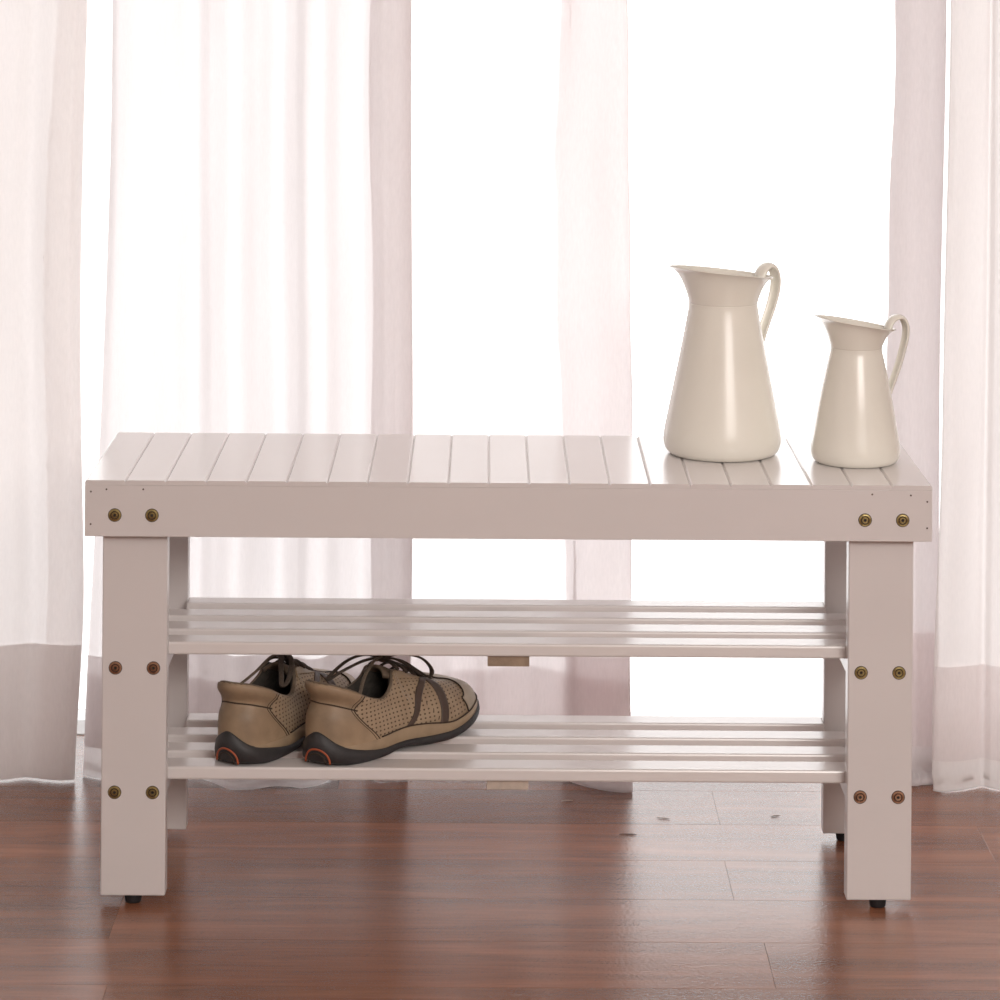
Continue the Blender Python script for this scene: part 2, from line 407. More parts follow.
# ------------------------------------------------------------------ pitchers
def pitcher(name, label, loc, az, prof, neck, rim, hpath, hw, seg=96):
    """prof: body profile (r,z) from the base centre to the neck; rim: (r_back, r_spout, z_back, z_spout); local -x is the spout"""
    root = empty(name, loc, az); tag(root, label, 'pitcher', 'cream enamel pitchers on the bench')
    # outer and inner wall of the body
    P = spline([(r, z, 0) for r, z in prof[1:]], 48)
    P = [(0, 0)]+[(p.x, p.y) for p in P]
    V = []; F = []
    def ring(r, z):
        b = len(V)
        for j in range(seg): a = 2*PI*j/seg; V.append((r*cos(a), r*sin(a), z))
        return b
    def bridge(a, b):
        for j in range(seg): F.append((a+j, a+(j+1) % seg, b+(j+1) % seg, b+j))
    rs = [ring(max(r, .0005), z) for r, z in P]
    for a, b in zip(rs[:-1], rs[1:]): bridge(a, b)
    F.append(tuple(rs[0]+j for j in range(seg))[::-1])
    last = rs[-1]
    ins = [ring(max(r-.0012, .0005), max(z, .0015)) for r, z in reversed(P)]
    bridge(last, ins[0])
    for a, b in zip(ins[:-1], ins[1:]): bridge(a, b)
    F.append(tuple(ins[-1]+j for j in range(seg)))
    body = link('body', V, F, M['enamel'], root, smooth=True)
    # flared neck with a slanting, pointed rim
    rn, zn = neck; rb, rsp, zb, zs = rim
    V = []; F = []; fm = []
    def rimpt(a, off=0):
        c = -cos(a)              # +1 at the spout
        q = max(0, c)
        r = rb+(rsp-rb)*q**3.2
        r *= 1-.04*sin(a)**2
        z = zb+(zs-zb)*(.5+.5*c)+.0018*q**10
        return (r+off, z)
    K = 22
    def flare(t): return .72*t**1.35+.28*t**8
    rings = []
    for i in range(K+1):
        t = i/K; b = len(V)
        for j in range(seg):
            a = 2*PI*j/seg; r1, z1 = rimpt(a)
            h = z1-zn
            r = rn+(r1-rn)*flare(t); z = zn+h*t
            V.append((r*cos(a), r*sin(a), z))
        rings.append(b)
    b = len(V)                   # rolled lip
    for j in range(seg):
        a = 2*PI*j/seg; r1, z1 = rimpt(a); V.append(((r1+.0014)*cos(a), (r1+.0014)*sin(a), z1+.0006))
    rings.append(b); b = len(V)
    for j in range(seg):
        a = 2*PI*j/seg; r1, z1 = rimpt(a); V.append(((r1+.0006)*cos(a), (r1+.0006)*sin(a), z1+.0018))
    rings.append(b); b = len(V)
    for j in range(seg):
        a = 2*PI*j/seg; r1, z1 = rimpt(a); V.append(((r1-.0016)*cos(a), (r1-.0016)*sin(a), z1+.0006))
    rings.append(b)
    for i in range(K, -1, -1):
        t = i/K; b = len(V)
        for j in range(seg):
            a = 2*PI*j/seg; r1, z1 = rimpt(a)
            r = rn+(r1-rn)*flare(t)-.0014; z = zn+(z1-zn)*t
            V.append((r*cos(a), r*sin(a), z))
        rings.append(b)
    rings.append(rings[0])
    for n_, (a, b) in enumerate(zip(rings[:-1], rings[1:])):
        for j in range(seg):
            F.append((a+j, a+(j+1) % seg, b+(j+1) % seg, b+j)); fm.append(1 if n_ in (K, ) else 0)
    link('spout_collar', V, F, [M['enamel'], M['rim']], root, smooth=True, fmat=fm)
    # hollow strap handle: a channel section swept along the path
    path = spline([(x, 0, z) for x, z in hpath], 40)
    V = []; F = []; n = len(path)
    sec = [(-1, .0), (-1.0, .35), (-.72, .75), (0, 1), (.72, .75), (1.0, .35), (1, 0), (.86, .0), (.86, .3), (.6, .55), (0, .72), (-.6, .55), (-.86, .3), (-.86, 0)]
    for i, p in enumerate(path):
        d = (path[min(i+1, n-1)]-path[max(i-1, 0)]).normalized()
        nrm = Vector((-d.z, 0, d.x)); 
        wd = hw*(1-.28*i/(n-1))
        for (u, v) in sec:
            V.append(p+Vector((0, u*wd, 0))+nrm*(v*hw*.62))
    k = len(sec)
    for i in range(n-1):
        for j in range(k): F.append((i*k+j, i*k+(j+1) % k, (i+1)*k+(j+1) % k, (i+1)*k+j))
    F.append(tuple(range(k))); F.append(tuple(range((n-1)*k, n*k)))
    link('handle', V, F, M['enamel'], root, smooth=True)
    return root

big = [(0, 0), (.053, 0), (.0585, .0012), (.0630, .0055), (.0652, .012), (.0658, .019), (.0650, .027), (.0615, .045), (.0565, .070), (.0515, .095), (.0462, .122), (.0415, .147), (.0388, .163), (.0384, .169)]
pitcher('pitcher', 'tall cream enamel pitcher with spout to the left, larger of the two', (.2400, .1770, H), math.radians(33), big, (.0383, .1685), (.0555, .0640, .1955, .2095),
        [(.0520, .193), (.0560, .2005), (.0630, .2045), (.0695, .2010), (.0730, .1910), (.0722, .1780), (.0665, .1600), (.0600, .1450), (.0520, .1250), (.0495, .1150)], .0095)
sm = [(0, 0), (.0395, 0), (.0440, .001), (.0473, .0045), (.0488, .010), (.0490, .015), (.0483, .022), (.0455, .038), (.0415, .062), (.0370, .085), (.0320, .108), (.0290, .121), (.0285, .127)]
pitcher('pitcher', 'short cream enamel pitcher at the right end of the bench, smaller of the two', (.3840, .1330, H), math.radians(20), sm, (.0285, .1265), (.0425, .0465, .1450, .1600),
        [(.0395, .1440), (.0430, .1520), (.0495, .1560), (.0560, .1545), (.0600, .1460), (.0595, .1350), (.0550, .1180), (.0495, .1010), (.0415, .0810), (.0395, .0740)], .0078)

# ------------------------------------------------------------------ shoes
BL = [(0, 0), (.011, -.0195), (.040, -.0320), (.075, -.0365), (.110, -.038), (.140, -.042), (.170, -.0475), (.200, -.0505), (.236, -.0455), (.268, -.028), (.285, .004)]
BM_ = [(.270, .0285), (.238, .0425), (.200, .0450), (.170, .0420), (.140, .0375), (.110, .0340), (.075, .0335), (.040, .0300), (.011, .0190)]
TL = [(0.003, 0, 0.088), (0.01, -0.018, 0.0865), (0.032, -0.029, 0.0785), (0.06, -0.032, 0.0665), (0.088, -0.0305, 0.0605), (0.11, -0.025, 0.07), (0.12, -0.0195, 0.083), (0.144, -0.0175, 0.0765), (0.168, -0.015, 0.067), (0.188, -0.0105, 0.0585), (0.198, 0.001, 0.0535)]
TM = [(0.188, 0.0115, 0.0585), (0.168, 0.015, 0.067), (0.144, 0.0175, 0.0765), (0.12, 0.0195, 0.083), (0.11, 0.025, 0.07), (0.088, 0.0305, 0.0605), (0.06, 0.032, 0.0665), (0.032, 0.029, 0.0785), (0.01, 0.018, 0.0865)]
LB = [Vector((x, y, 0)) for x, y in BL+BM_]
LT = [Vector(p) for p in TL+TM]
NK = 20
def loop_at(L, t):
    q = (t*10) % NK; k = int(q); f = q-k
    return cr(*[L[(k+j) % NK] for j in (-1, 0, 1, 2)], f)
def lift(x): return .014*sstep(.18, .290, x)
def B(t):
    p = loop_at(LB, t); return Vector((p.x, p.y, .010+lift(p.x)))
def S0(t, v):
    b = B(t); q = loop_at(LT, t)
    s = t if t <= 1 else 2-t
    h = q.z-b.z
    toe = sstep(.55, .95, s)
    out = Vector((b.x-.12 if b.x < .06 or b.x > .22 else 0, b.y, 0))
    hd = Vector((b.x-min(max(b.x, .05), .21), b.y, 0)); hd = hd.normalized() if hd.length > 1e-5 else Vector((0, 0, 0))
    p1 = b+Vector((0, 0, h*(.42+.22*toe)))+hd*.003
    p2 = q+Vector(((b.x-q.x)*.62*toe, (b.y-q.y)*.62*toe+(b.y-q.y)*.15*(1-toe), -h*(.34*(1-toe)+.03*toe)))
    w = 1-v
    p = b*w**3+p1*3*w*w*v+p2*3*w*v*v+q*v**3
    heel = 1-sstep(.03, .30, s)
    # waist under the padded heel tab
    p -= hd*(.0075*heel*math.exp(-((v-.70)/.14)**2)) 
    p += hd*(.0030*(1-sstep(.1, .45, s))*math.exp(-((v-.93)/.09)**2))
    return p
def nrm(t, v):
    e = 2e-3
    v0 = min(v, 1-e)
    a = S0((t+e) % 2, v0)-S0((t-e) % 2, v0); b = S0(t, min(1, v0+e))-S0(t, max(0, v0-e))
    n = a.cross(b)
    if n.length < 1e-12: return Vector((0, 0, 1))
    n.normalize()
    c = S0(t, v0)-Vector((min(max(S0(t, v0).x, .05), .22), 0, .03))
    return n if n.dot(c) > 0 else -n
def S(t, v, off=0):
    t = t % 2
    p = S0(t, v)
    return p+nrm(t, v)*off if off else p

def make_shoe(name, label, loc, rz, mir):
    root = empty(name, loc, rz); tag(root, label, 'shoe', 'pair of brown shoes on the lower shelf')
    my = -1 if mir else 1
    def W(vs): return [Vector((p[0]*.905, p[1]*my, p[2])) for p in vs]
    def add(name, V, F, mats, smooth=True, fm=None, parent=None, label=None):
        o = link(name, W(V), F, mats, parent or root, smooth=smooth, fmat=fm)
        if label: o['label'] = label
        return o
    n, m = 160, 26
    # upper
    V = []; F = []; UV = []
    for j in range(m+1):
        for i in range(n): V.append(S(2*i/n, j/m)); 
    for j in range(m):
        for i in range(n): F.append((j*n+i, j*n+(i+1) % n, (j+1)*n+(i+1) % n, (j+1)*n+i))
    me = bpy.data.meshes.new('upper'); me.from_pydata([tuple(p) for p in W(V)], [], F)
    me.materials.append(M['perf'])
    uvl = me.uv_layers.new(name='UVMap')
    li = 0
    for j in range(m):
        for i in range(n):
            for (a, b) in ((i, j), (i+1, j), (i+1, j+1), (i, j+1)):
                t = 2*a/n; s = t if t <= 1 else 2-t
                p = S(t % 2, b/m)
                # leather is pierced in rows that follow its length and height
                uvl.data[li].uv = (p.x if .12 < s < .84 else p.x*.5+p.y, p.z if s < .62 else (b/m)*.075+.01); li += 1
    bm = bmesh.new(); bm.from_mesh(me); bmesh.ops.recalc_face_normals(bm, faces=bm.faces); bm.to_mesh(me); bm.free()
    for p in me.polygons: p.use_smooth = True
    up = bpy.data.objects.new('upper', me); C.objects.link(up); up.parent = root
    # patches lying on the upper
    def patch(fn, na, nb, off, mat, name, label=None, parent=None, thick=.0012):
        V = []; F = []
        for o_ in (off, off-thick):
            for a in range(na+1):
                for b in range(nb+1):
                    t, v = fn(a/na, b/nb); V.append(S(t, v, o_))
        q = (na+1)*(nb+1)
        for a in range(na):
            for b in range(nb):
                i = a*(nb+1)+b
                F.append((i, i+1, i+nb+2, i+nb+1)); F.append((q+i, q+i+nb+1, q+i+nb+2, q+i+1))
        for a in range(na):
            i = a*(nb+1); F.append((i, i+nb+1, q+i+nb+1, q+i)); i += nb; F.append((i, q+i, q+i+nb+1, i+nb+1))
        for b in range(nb):
            F.append((b, q+b, q+b+1, b+1)); i = na*(nb+1)+b; F.append((i, i+1, q+i+1, q+i))
        return add(name, V, F, mat, parent=parent, label=label)
    def cord(tv, off, r, mat, name, parent=None, label=None, smp=24):
        pts = spline([(a, b, 0) for a, b in tv], smp)
        path = [S(p.x % 2, min(1, max(0, p.y)), off) for p in pts]
        v, f = tube_data(path, r, k=6)
        return v, f
    # heel counter: edge runs down and forward from the collar
    def edge(v): # s of the counter's front edge at height v
        k = spline([(.315, 0, 0), (.285, .25, 0), (.230, .50, 0), (.205, .66, 0), (.225, .80, 0), (.265, 1, 0)], 40)
        for a, b in zip(k[:-1], k[1:]):
            if b.y >= v: return a.x+(b.x-a.x)*(v-a.y)/max(1e-6, b.y-a.y)
        return k[-1].x
    patch(lambda a, b: ((-1+2*a)*edge(b*.995), b*.995), 50, 26, .0011, M['leather'], 'heel_counter', label='smooth brown leather heel counter')
    # seams
    parts = []
    for sg in (1, -1):
        parts.append((*cord([(sg*(edge(v)-.004), v) for v in (0, .15, .3, .45, .55, .66, .75, .85, .98)], .0012, .00060, None, ''), 0))
        parts.append((*cord([(sg*(edge(v)-.018), v) for v in (0, .15, .3, .45, .55, .66, .75, .85, .98)], .0012, .00035, None, ''), 0))
    parts.append((*cord([(-.215+.043*i, .67+.03*cos((-.215+.043*i)*5)) for i in range(11)], .0012, .00055, None, '', smp=40), 0))
    parts.append((*cord([(-.215+.043*i, .655+.03*cos((-.215+.043*i)*5)) for i in range(11)], .0011, .00030, None, '', smp=40), 0))
    # pale double stitch down from the top eyelet
    Vv, Ff, Mm = merge(parts)
    add('seam', Vv, Ff, M['seam'], label='dark double seam round the heel counter')
    for sg in (1, -1):
        parts = []
        for ds in (0, .02):
            for k in range(12):
                v0 = .96-.035*k; parts.append((*cord([(sg*(.595+ds-.004*k), v0), (sg*(.593+ds-.004*k), v0-.022)], .0009, .00045, None, '', smp=3), 0))
        Vv, Ff, Mm = merge(parts); add('stitching', Vv, Ff, M['stitch'], label='pale double stitching')
    # toe cap
    def cap(a, b):
        t = .78+.44*a; s = t if t <= 1 else 2-t
        lo = t; 
        vtop = .30+.50*sstep(.78, .92, s)
        return (t, b*vtop)
    patch(cap, 60, 16, .0012, M['cap'], 'toe_cap', label='pale worn toe cap')
    parts = [(*cord([(.78+.022*i, .30+.50*sstep(.78, .92, min(.78+.022*i, 1.22-.022*i))+.006) for i in range(21)], .0010, .0008, None, '', smp=50), 0)]
    parts.append((*cord([(.777, v) for v in (0, .1, .2, .305)], .0010, .0008, None, ''), 0))
    parts.append((*cord([(1.223, v) for v in (0, .1, .2, .305)], .0010, .0008, None, ''), 0))
    Vv, Ff, Mm = merge(parts); add('toe_piping', Vv, Ff, M['seam'], label='dark piping')
    # vamp overlay between throat and toe cap
    # stripes on both sides
    for sg in (1, -1):
        def st1(a, b, sg=sg):
            v = .04+.90*b; s = .335+.475*b**.9
            wd = .040*(1-.25*b)
            return (sg*(s+wd*(a-.5)*2*.5*1.25) % 2, v)
        patch(st1, 6, 24, .0012, M['stripe'], 'stripe', label='dark brown diagonal stripe')
        def st2(a, b, sg=sg):
            v = .04+.88*b; s = .620+.095*sin(b*PI*.62)+.08*b*b
            wd = .034*(1-.3*b)
            return (sg*(s+wd*(a-.5)*1.25) % 2, v)
        patch(st2, 6, 24, .0012, M['stripe'], 'stripe', label='dark brown diagonal stripe')
        # facing along the lace opening
        def fc(a, b, sg=sg): return (sg*(.575+.37*a) % 2, .86+.14*b*.99)
        patch(fc, 20, 5, .0010, M['rand'], 'lace_facing')
    # rand and outsole: closed solids
    def band(name, zlo, zhi, outw, inn, mat, label, bulge=.0):
        V = []; F = []; R = []
        nn = 140
        def rg(fn):
            b = len(V)
            for i in range(nn): V.append(fn(2*i/nn))
            R.append(b)
        def pt(t, z, off):
            b = B(t); a = loop_at(LB, (t+.002) % 2); c = loop_at(LB, (t-.002) % 2)
            d = (a-c); nv = Vector((d.y, -d.x, 0)).normalized()
            if nv.dot(Vector((b.x-min(max(b.x, .05), .21), b.y, 0))) < 0: nv = -nv
            return Vector((b.x, b.y, 0))+nv*off+Vector((0, 0, z))
        rg(lambda t: pt(t, zlo(t), -inn)); rg(lambda t: pt(t, zlo(t), outw*.35)); rg(lambda t: pt(t, zlo(t)+.0022, outw))
        rg(lambda t: pt(t, (zlo(t)+zhi(t))/2, outw+bulge)); rg(lambda t: pt(t, zhi(t)-.0012, outw*.95)); rg(lambda t: pt(t, zhi(t), outw*.35)); rg(lambda t: pt(t, zhi(t)-.001, -inn))
        for a, b in zip(R[:-1], R[1:]):
            for i in range(nn): F.append((a+i, a+(i+1) % nn, b+(i+1) % nn, b+i))
        for r0 in (R[0], R[-1]):      # close the bottom and top with strips across
            for i in range(nn//2-1):
                a, b = i, (nn-i) % nn; c, d = i+1, nn-i-1
                if a == b: F.append((r0+a, r0+c, r0+d))
                elif c == d: F.append((r0+a, r0+c, r0+b))
                else: F.append((r0+a, r0+c, r0+d, r0+b))
            F.append((r0+nn//2-1, r0+nn//2, r0+nn//2+1))
        return add(name, V, F, mat, label=label)
    def ss(t): t = t % 2; return t if t <= 1 else 2-t
    def zb(t):
        x = loop_at(LB, t).x; s = ss(t)
        return lift(x)+.0042*math.exp(-((x-.115)/.026)**2)+.004*(1-sstep(0, .03, x))
    def ztop(t):
        x = loop_at(LB, t).x
        tt = t % 2; tt = tt if tt < 1 else tt-2
        return .0100+lift(x)+.0175*math.exp(-((tt-.02)/.085)**2)+.0095*(1-sstep(.0, .085, x))+.002*math.exp(-((x-.115)/.03)**2)+.004*sstep(.24, .285, x)
    def zr(t):
        x = loop_at(LB, t).x
        return .0215+lift(x)*.9+.004*math.exp(-((x-.12)/.04)**2)-.003*sstep(.15, .2, x)
    band('midsole', lambda t: max(zb(t), .006+lift(loop_at(LB, t).x)), zr, .0030, .004, M['rand'], 'tan midsole band')
    pts = []
    for i in range(141):
        t = .30+1.40*i/140; b = B(t); a_ = loop_at(LB, (t+.002) % 2); c_2 = loop_at(LB, (t-.002) % 2); d = a_-c_2; nv = Vector((d.y, -d.x, 0)).normalized()
        if nv.dot(Vector((b.x-min(max(b.x, .05), .21), b.y, 0))) < 0: nv = -nv
        pts.append(Vector((b.x, b.y, 0))+nv*.0022+Vector((0, 0, zr(t)+.0002)))
    Vv, Ff = tube_data(pts, .0008, k=6); add('welt', Vv, Ff, M['seam'], label='dark welt line')
    osole = band('outsole', zb, ztop, .0052, .006, M['sole'], 'charcoal rubber outsole', bulge=.0006)
    # groove line in the midsole and tread lugs
    # rust arc inlaid in the back of the heel
    arcs = []
    for rr, mt in ((.0135, 0), (.0095, 1)):
        pts = []
        for i in range(21):
            a = PI*(i/20)
            t = -.058*cos(a)*rr/.0135+.022
            z = .0035+rr*sin(a)*1.15
            b = B(t % 2); a1 = loop_at(LB, (t+.002) % 2); c1 = loop_at(LB, (t-.002) % 2)
            d = a1-c1; nv = Vector((d.y, -d.x, 0)).normalized()
            if nv.dot(Vector((b.x-.05, b.y, 0))) < 0: nv = -nv
            pts.append(Vector((b.x, b.y, 0))+nv*.0056+Vector((0, 0, z)))
        v, f = tube_data(pts, .0011 if mt == 0 else .0007, k=8); arcs.append((v, f, mt))
    Vv, Ff, Mm = merge(arcs)
    add('heel_inlay', Vv, Ff, [M['orange'], M['seam']], fm=Mm, parent=osole, label='rust orange arc in the heel')
    # lining, padded collar and insole
    V = []; F = []; nn = 120
    rows = []
    def lrow(fn):
        b = len(V)
        for i in range(nn): V.append(fn(2*i/nn))
        rows.append(b)
    def inn(t, off, dz):
        q = S(t, 1); c = Vector((min(max(q.x, .045), .16), 0, q.z)); d = c-q
        d = d.normalized() if d.length > 1e-6 else Vector((0, 0, 0))
        return q+d*off+Vector((0, 0, dz))
    lrow(lambda t: inn(t, -.0004, -.0015)); lrow(lambda t: inn(t, .0012, .0010)); lrow(lambda t: inn(t, .0040, .0008)); lrow(lambda t: inn(t, .0062, -.004)); lrow(lambda t: inn(t, .0064, -.014))
    def low(k):
        def f(t):
            b = B(t); q = inn(t, .0064, -.014); c = Vector((b.x*.88+.016, b.y*.74, .024))
            return q.lerp(c, k)
        return f
    lrow(low(.5)); lrow(low(1))
    for a, b in zip(rows[:-1], rows[1:]):
        for i in range(nn): F.append((a+i, a+(i+1) % nn, b+(i+1) % nn, b+i))
    F.append(tuple(rows[-1]+i for i in range(nn)))
    fm = [1 if k < 2*nn else 0 for k in range(len(F))]
    add('lining', V, F, [M['lining'], M['tongue']], fm=fm, label='dark lining and padded collar')
    # tongue
    cl = spline([(.196, 0, .0530), (.180, 0, .0620), (.160, 0, .0710), (.140, 0, .0790), (.122, 0, .0865), (.112, 0, .0895)], 24)
    V = []; F = []; nb = 10
    for o_ in (0, -.004):
        for i, p in enumerate(cl):
            k = i/24; wd = .011+.006*sstep(0, .8, k)-.004*sstep(.9, 1, k)
            for j in range(nb+1):
                u = -1+2*j/nb
                V.append(Vector((p.x-.004*abs(u)**3*k, u*wd, p.z+o_-.006*u*u*(.4+k)-.001)))
    q = 25*(nb+1)
    for i in range(24):
        for j in range(nb):
            a = i*(nb+1)+j; F.append((a, a+1, a+nb+2, a+nb+1)); F.append((q+a, q+a+nb+1, q+a+nb+2, q+a+1))
    for i in range(24):
        for a in (i*(nb+1), i*(nb+1)+nb): F.append((a, a+nb+1, q+a+nb+1, q+a))
    for j in range(nb):
        for a in (j, 24*(nb+1)+j): F.append((a, a+1, q+a+1, q+a))
    add('tongue', V, F, M['tongue'], label='brown padded tongue')
    # laces: criss-cross rows, knot, two bows and two ends
    def lz(pts, r=.0030, r2=.0014, smp=30, mt=0):
        v, f = tube_data(spline(pts, smp), r, r2, k=8); return (v, f, mt)
    ps = []
    rowsx = [(.128, .0185, .0840), (.146, .0175, .0780), (.163, .0160, .0710), (.180, .0135, .0640)]
    for i, (x, yw, z) in enumerate(rowsx):
        for sg in (1, -1):
            x2, yw2, z2 = rowsx[min(i+1, 3)]
            ps.append(lz([(x, sg*(yw+.002), z-.001), (x, sg*yw*.6, z+.0045), ((x+x2)/2, 0, (z+z2)/2+.0062+(.001*sg)), (x2, -sg*yw2*.6, z2+.0045), (x2, -sg*(yw2+.002), z2-.001)] if i < 3 else
                         [(x, -.0155, z-.001), (x, -.007, z+.0045), (x, 0, z+.005), (x, .007, z+.0045), (x, .0155, z-.001)]))
    kx, kz = .124, .0935
    ps.append(lz([(kx, -.006, kz), (kx+.003, 0, kz+.004), (kx, .006, kz)], .0036, .003, 10))
    ps.append(lz([(kx+.004, -.004, kz), (kx, 0, kz-.002), (kx-.004, .005, kz+.002)], .003, .003, 10))
    # loop falling forward on the outer side
    ps.append(lz([(kx, -.003, kz+.001), (kx+.016, -.016, kz+.004), (kx+.040, -.026, kz-.003), (kx+.060, -.026, kz-.018), (kx+.066, -.021, kz-.029), (kx+.058, -.017, kz-.029), (kx+.038, -.017, kz-.017), (kx+.015, -.010, kz-.003), (kx+.002, -.003, kz)], .0028, .0013, 50))
    # end with aglet lying on the vamp
    ps.append(lz([(kx+.002, 0, kz), (kx+.025, -.010, kz-.006), (kx+.050, -.016, kz-.021), (kx+.068, -.019, kz-.032), (kx+.082, -.024, kz-.0405)], .0022, .0012, 40))
    # loop falling back over the collar on the inner side
    ps.append(lz([(kx, .003, kz), (kx-.012, .016, kz+.003), (kx-.030, .027, kz-.002), (kx-.052, .033, kz-.014), (kx-.060, .030, kz-.018), (kx-.046, .022, kz-.010), (kx-.022, .010, kz-.001), (kx, .001, kz+.001)], .0030, .0013, 50, 0))
    ps.append(lz([(kx, 0, kz+.001), (kx-.020, -.004, kz+.001), (kx-.045, -.010, kz-.010), (kx-.066, -.020, kz-.021), (kx-.078, -.0285, kz-.026)], .0022, .0012, 40, 1))
    Vv, Ff, Mm = merge(ps)
    add('laces', Vv, Ff, [M['lace'], M['cordpale']], fm=Mm, label='dark brown laces tied in a bow')
    return root
make_shoe('shoe', 'brown perforated leather shoe nearer the camera, right of the pair', (-.2070, .0480, .1412), math.radians(52), False)
make_shoe('shoe', 'brown perforated leather shoe left of the pair, partly hidden by the other', (-.2955, .0440, .1412), math.radians(66), True)

# ------------------------------------------------------------------ curtains
def jag(seed):
    r = random.Random(seed); a = [r.uniform(-1, 1) for _ in range(400)]
    return lambda z: a[int((z+.1)*150) % 400]
j1 = jag(4)
def curtain(name, label, path, zt, zb_, mat, hem_z, hem_fn=None, edge_fn=None, puddle=None, hem_off=-.005, group='sheer white curtains', hmat=None, side=None, amp=.004, seed=1, hemstart=0, hemend=1, hem2=None, dens=1.0):
    """path: plan (x,y) control points; edge_fn(u,z)->dx; puddle(x)-> forward reach on the floor"""
    rnd = random.Random(seed)
    ph = [rnd.uniform(0, 6.28) for _ in range(8)]
    n = int(len(path)*9*dens)
    P = spline([(x, y, 0) for x, y in path], n)
    zs = []
    z = zb_
    K = 70
    for i in range(K+1): zs.append(zb_+(zt-zb_)*(i/K)**1.6)
    root = empty(name, (P[n//2].x, P[n//2].y, 0)); tag(root, label, 'curtain', group)
    ox, oy = P[n//2].x, P[n//2].y
    def pos(i, z, off=0):
        p = P[i]; u = i/n
        d = P[min(i+1, n)]-P[max(i-1, 0)]; d = Vector((d.x, d.y, 0)); d = d.normalized() if d.length > 1e-9 else Vector((1, 0, 0))
        nv = Vector((d.y, -d.x, 0))
        wob = amp*(sin(p.x*55+z*5+ph[0])*sin(z*3.1+ph[1])+.6*sin(p.x*90-z*8+ph[2])*sin(z*7+ph[3]))
        dx = edge_fn(u, z) if edge_fn else 0
        return Vector((p.x+dx-ox, p.y+wob-oy, z))+nv*off
    V = []; F = []; rows = []
    def row(fn):
        b = len(V)
        for i in range(n+1): V.append(fn(i))
        rows.append(b)
    if puddle:
        def pd(i, k, z):
            q = pos(i, .0); f = puddle(P[i].x)
            return Vector((q.x, q.y-f*k, z))
        row(lambda i: pd(i, .55, .0012)); row(lambda i: pd(i, .9, .0012)); row(lambda i: pd(i, 1, .004)); row(lambda i: pd(i, .94, .0085)); row(lambda i: pd(i, .75, .0115+.002*sin(i*.4))); row(lambda i: pd(i, .45, .0130+.002*sin(i*.3+1))); row(lambda i: pd(i, .18, .020)); row(lambda i: pd(i, .05, .034))
        zs = [z for z in zs if z > .045]
    for z in zs: row(lambda i: pos(i, z))
    for a, b in zip(rows[:-1], rows[1:]):
        for i in range(n): F.append((a+i, a+i+1, b+i+1, b+i))
    link('drape', V, F, mat, root, smooth=True)
    # turned-up hem: the second layer of cloth at the bottom
    hems = [(hem_off, hem_z, hem_fn)]+(hem2 or [])
    V = []; F = []
    for (off, hz, hf) in hems:
        i0, i1 = int(hemstart*n), int(hemend*n); w_ = i1-i0
        base = len(V)
        KK = 12; lo = zb_+.001 if not puddle else .036
        for k in range(KK+1):
            for i in range(i0, i1+1):
                top = hz+(hf(P[i].x) if hf else 0)
                q = pos(i, lo+(top-lo)*k/KK); p = P[i]
                q.y += off
                V.append(q)
        for k in range(KK):
            for i in range(w_):
                a = base+k*(w_+1)+i; F.append((a, a+1, a+w_+2, a+w_+1))
    link('hem', V, F, hmat or mat, root, smooth=True)
    if side:                     # turned-back side edge, its cut edge ragged
        i0 = min(i for i in range(n+1) if P[i].x > side[0]); V = []; F = []; kk = n-i0+1; zz = [zb_+.002+(1.1-zb_)*k/160 for k in range(161)]+[1.4, 2.0, zt]
        for z in zz:
            for i in range(i0, n+1):
                q = pos(i, z); q.y += .004
                if i == i0: q.x += .0013*j1(z)-.012*(1-sstep(0, .95, z))+.004*sin(z*7)
                V.append(q)
        for a in range(len(zz)-1):
            for b in range(kk-1): F.append((a*kk+b, a*kk+b+1, (a+1)*kk+b+1, (a+1)*kk+b))
        link('side_hem', V, F, side[1], root, smooth=True)
    return root

ZT = RZ-.004
# left front panel, its side edge turned back (double band along the right)
def eA(u, z):
    s = -.010*(1-sstep(0, .25, z))            # tapers in towards the floor
    s += .004*sin(z*6+1)
    return s if u > .5 else s*.3
curtain('curtain', 'greyish white sheer curtain at the far left edge of the photo', 
        [(-.92, .47), (-.86, .445), (-.80, .468), (-.74, .446), (-.68, .466), (-.635, .452), (-.60, .458), (-.575, .470), (-.55, .462), (-.53, .458), (-.522, .460), (-.5135, .462)],
        ZT, .002, M['dense'], .166, edge_fn=eA, amp=.003, seed=2, side=(-.552, M['gauze']))
# broad panel behind the left half of the bench
def pudB(x):
    return .010+.066*math.exp(-((x+.290)/.050)**2)+.012*math.exp(-((x+.42)/.04)**2)+.010*math.exp(-((x+.12)/.03)**2)
def eB(u, z):
    r = .003*sin(z*5)
    if u > .96: return r+.002*sin(z*13)
    if u < .14: return r-.030*(1-sstep(0, .9, z))*(1-u/.14)
    return r
pb = [(-.4830, .492)]
x = -.4830; i = 0
for (dx, y) in [(.012, .478), (.030, .470), (.035, .486), (.030, .500), (.024, .480), (.030, .466), (.028, .490), (.026, .508), (.022, .492), (.018, .468), (.020, .464), (.022, .488), (.024, .502), (.020, .484), (.014, .474), (.012, .478), (.012, .480), (.0085, .481)]:
    x += dx; pb.append((x, y))
sc_ = (-.1175+.4830)/(x+.4830)
pb = [(-.4830+(a+.4830)*sc_, b) for a, b in pb]
pb += [(-.1168, .4835), (-.1195, .486), (-.135, .488), (-.152, .4895), (-.1665, .491)]
curtain('curtain', 'white sheer curtain behind the left half of the bench, above the shoes', pb, ZT, .0, M['sheer_left'], .152, hem_fn=lambda x: -.006*sin((x+.33)*28), edge_fn=eB, puddle=pudB, seed=5, amp=.003,
        hem2=[(.004, .122, lambda x: .005*sin(x*21))])
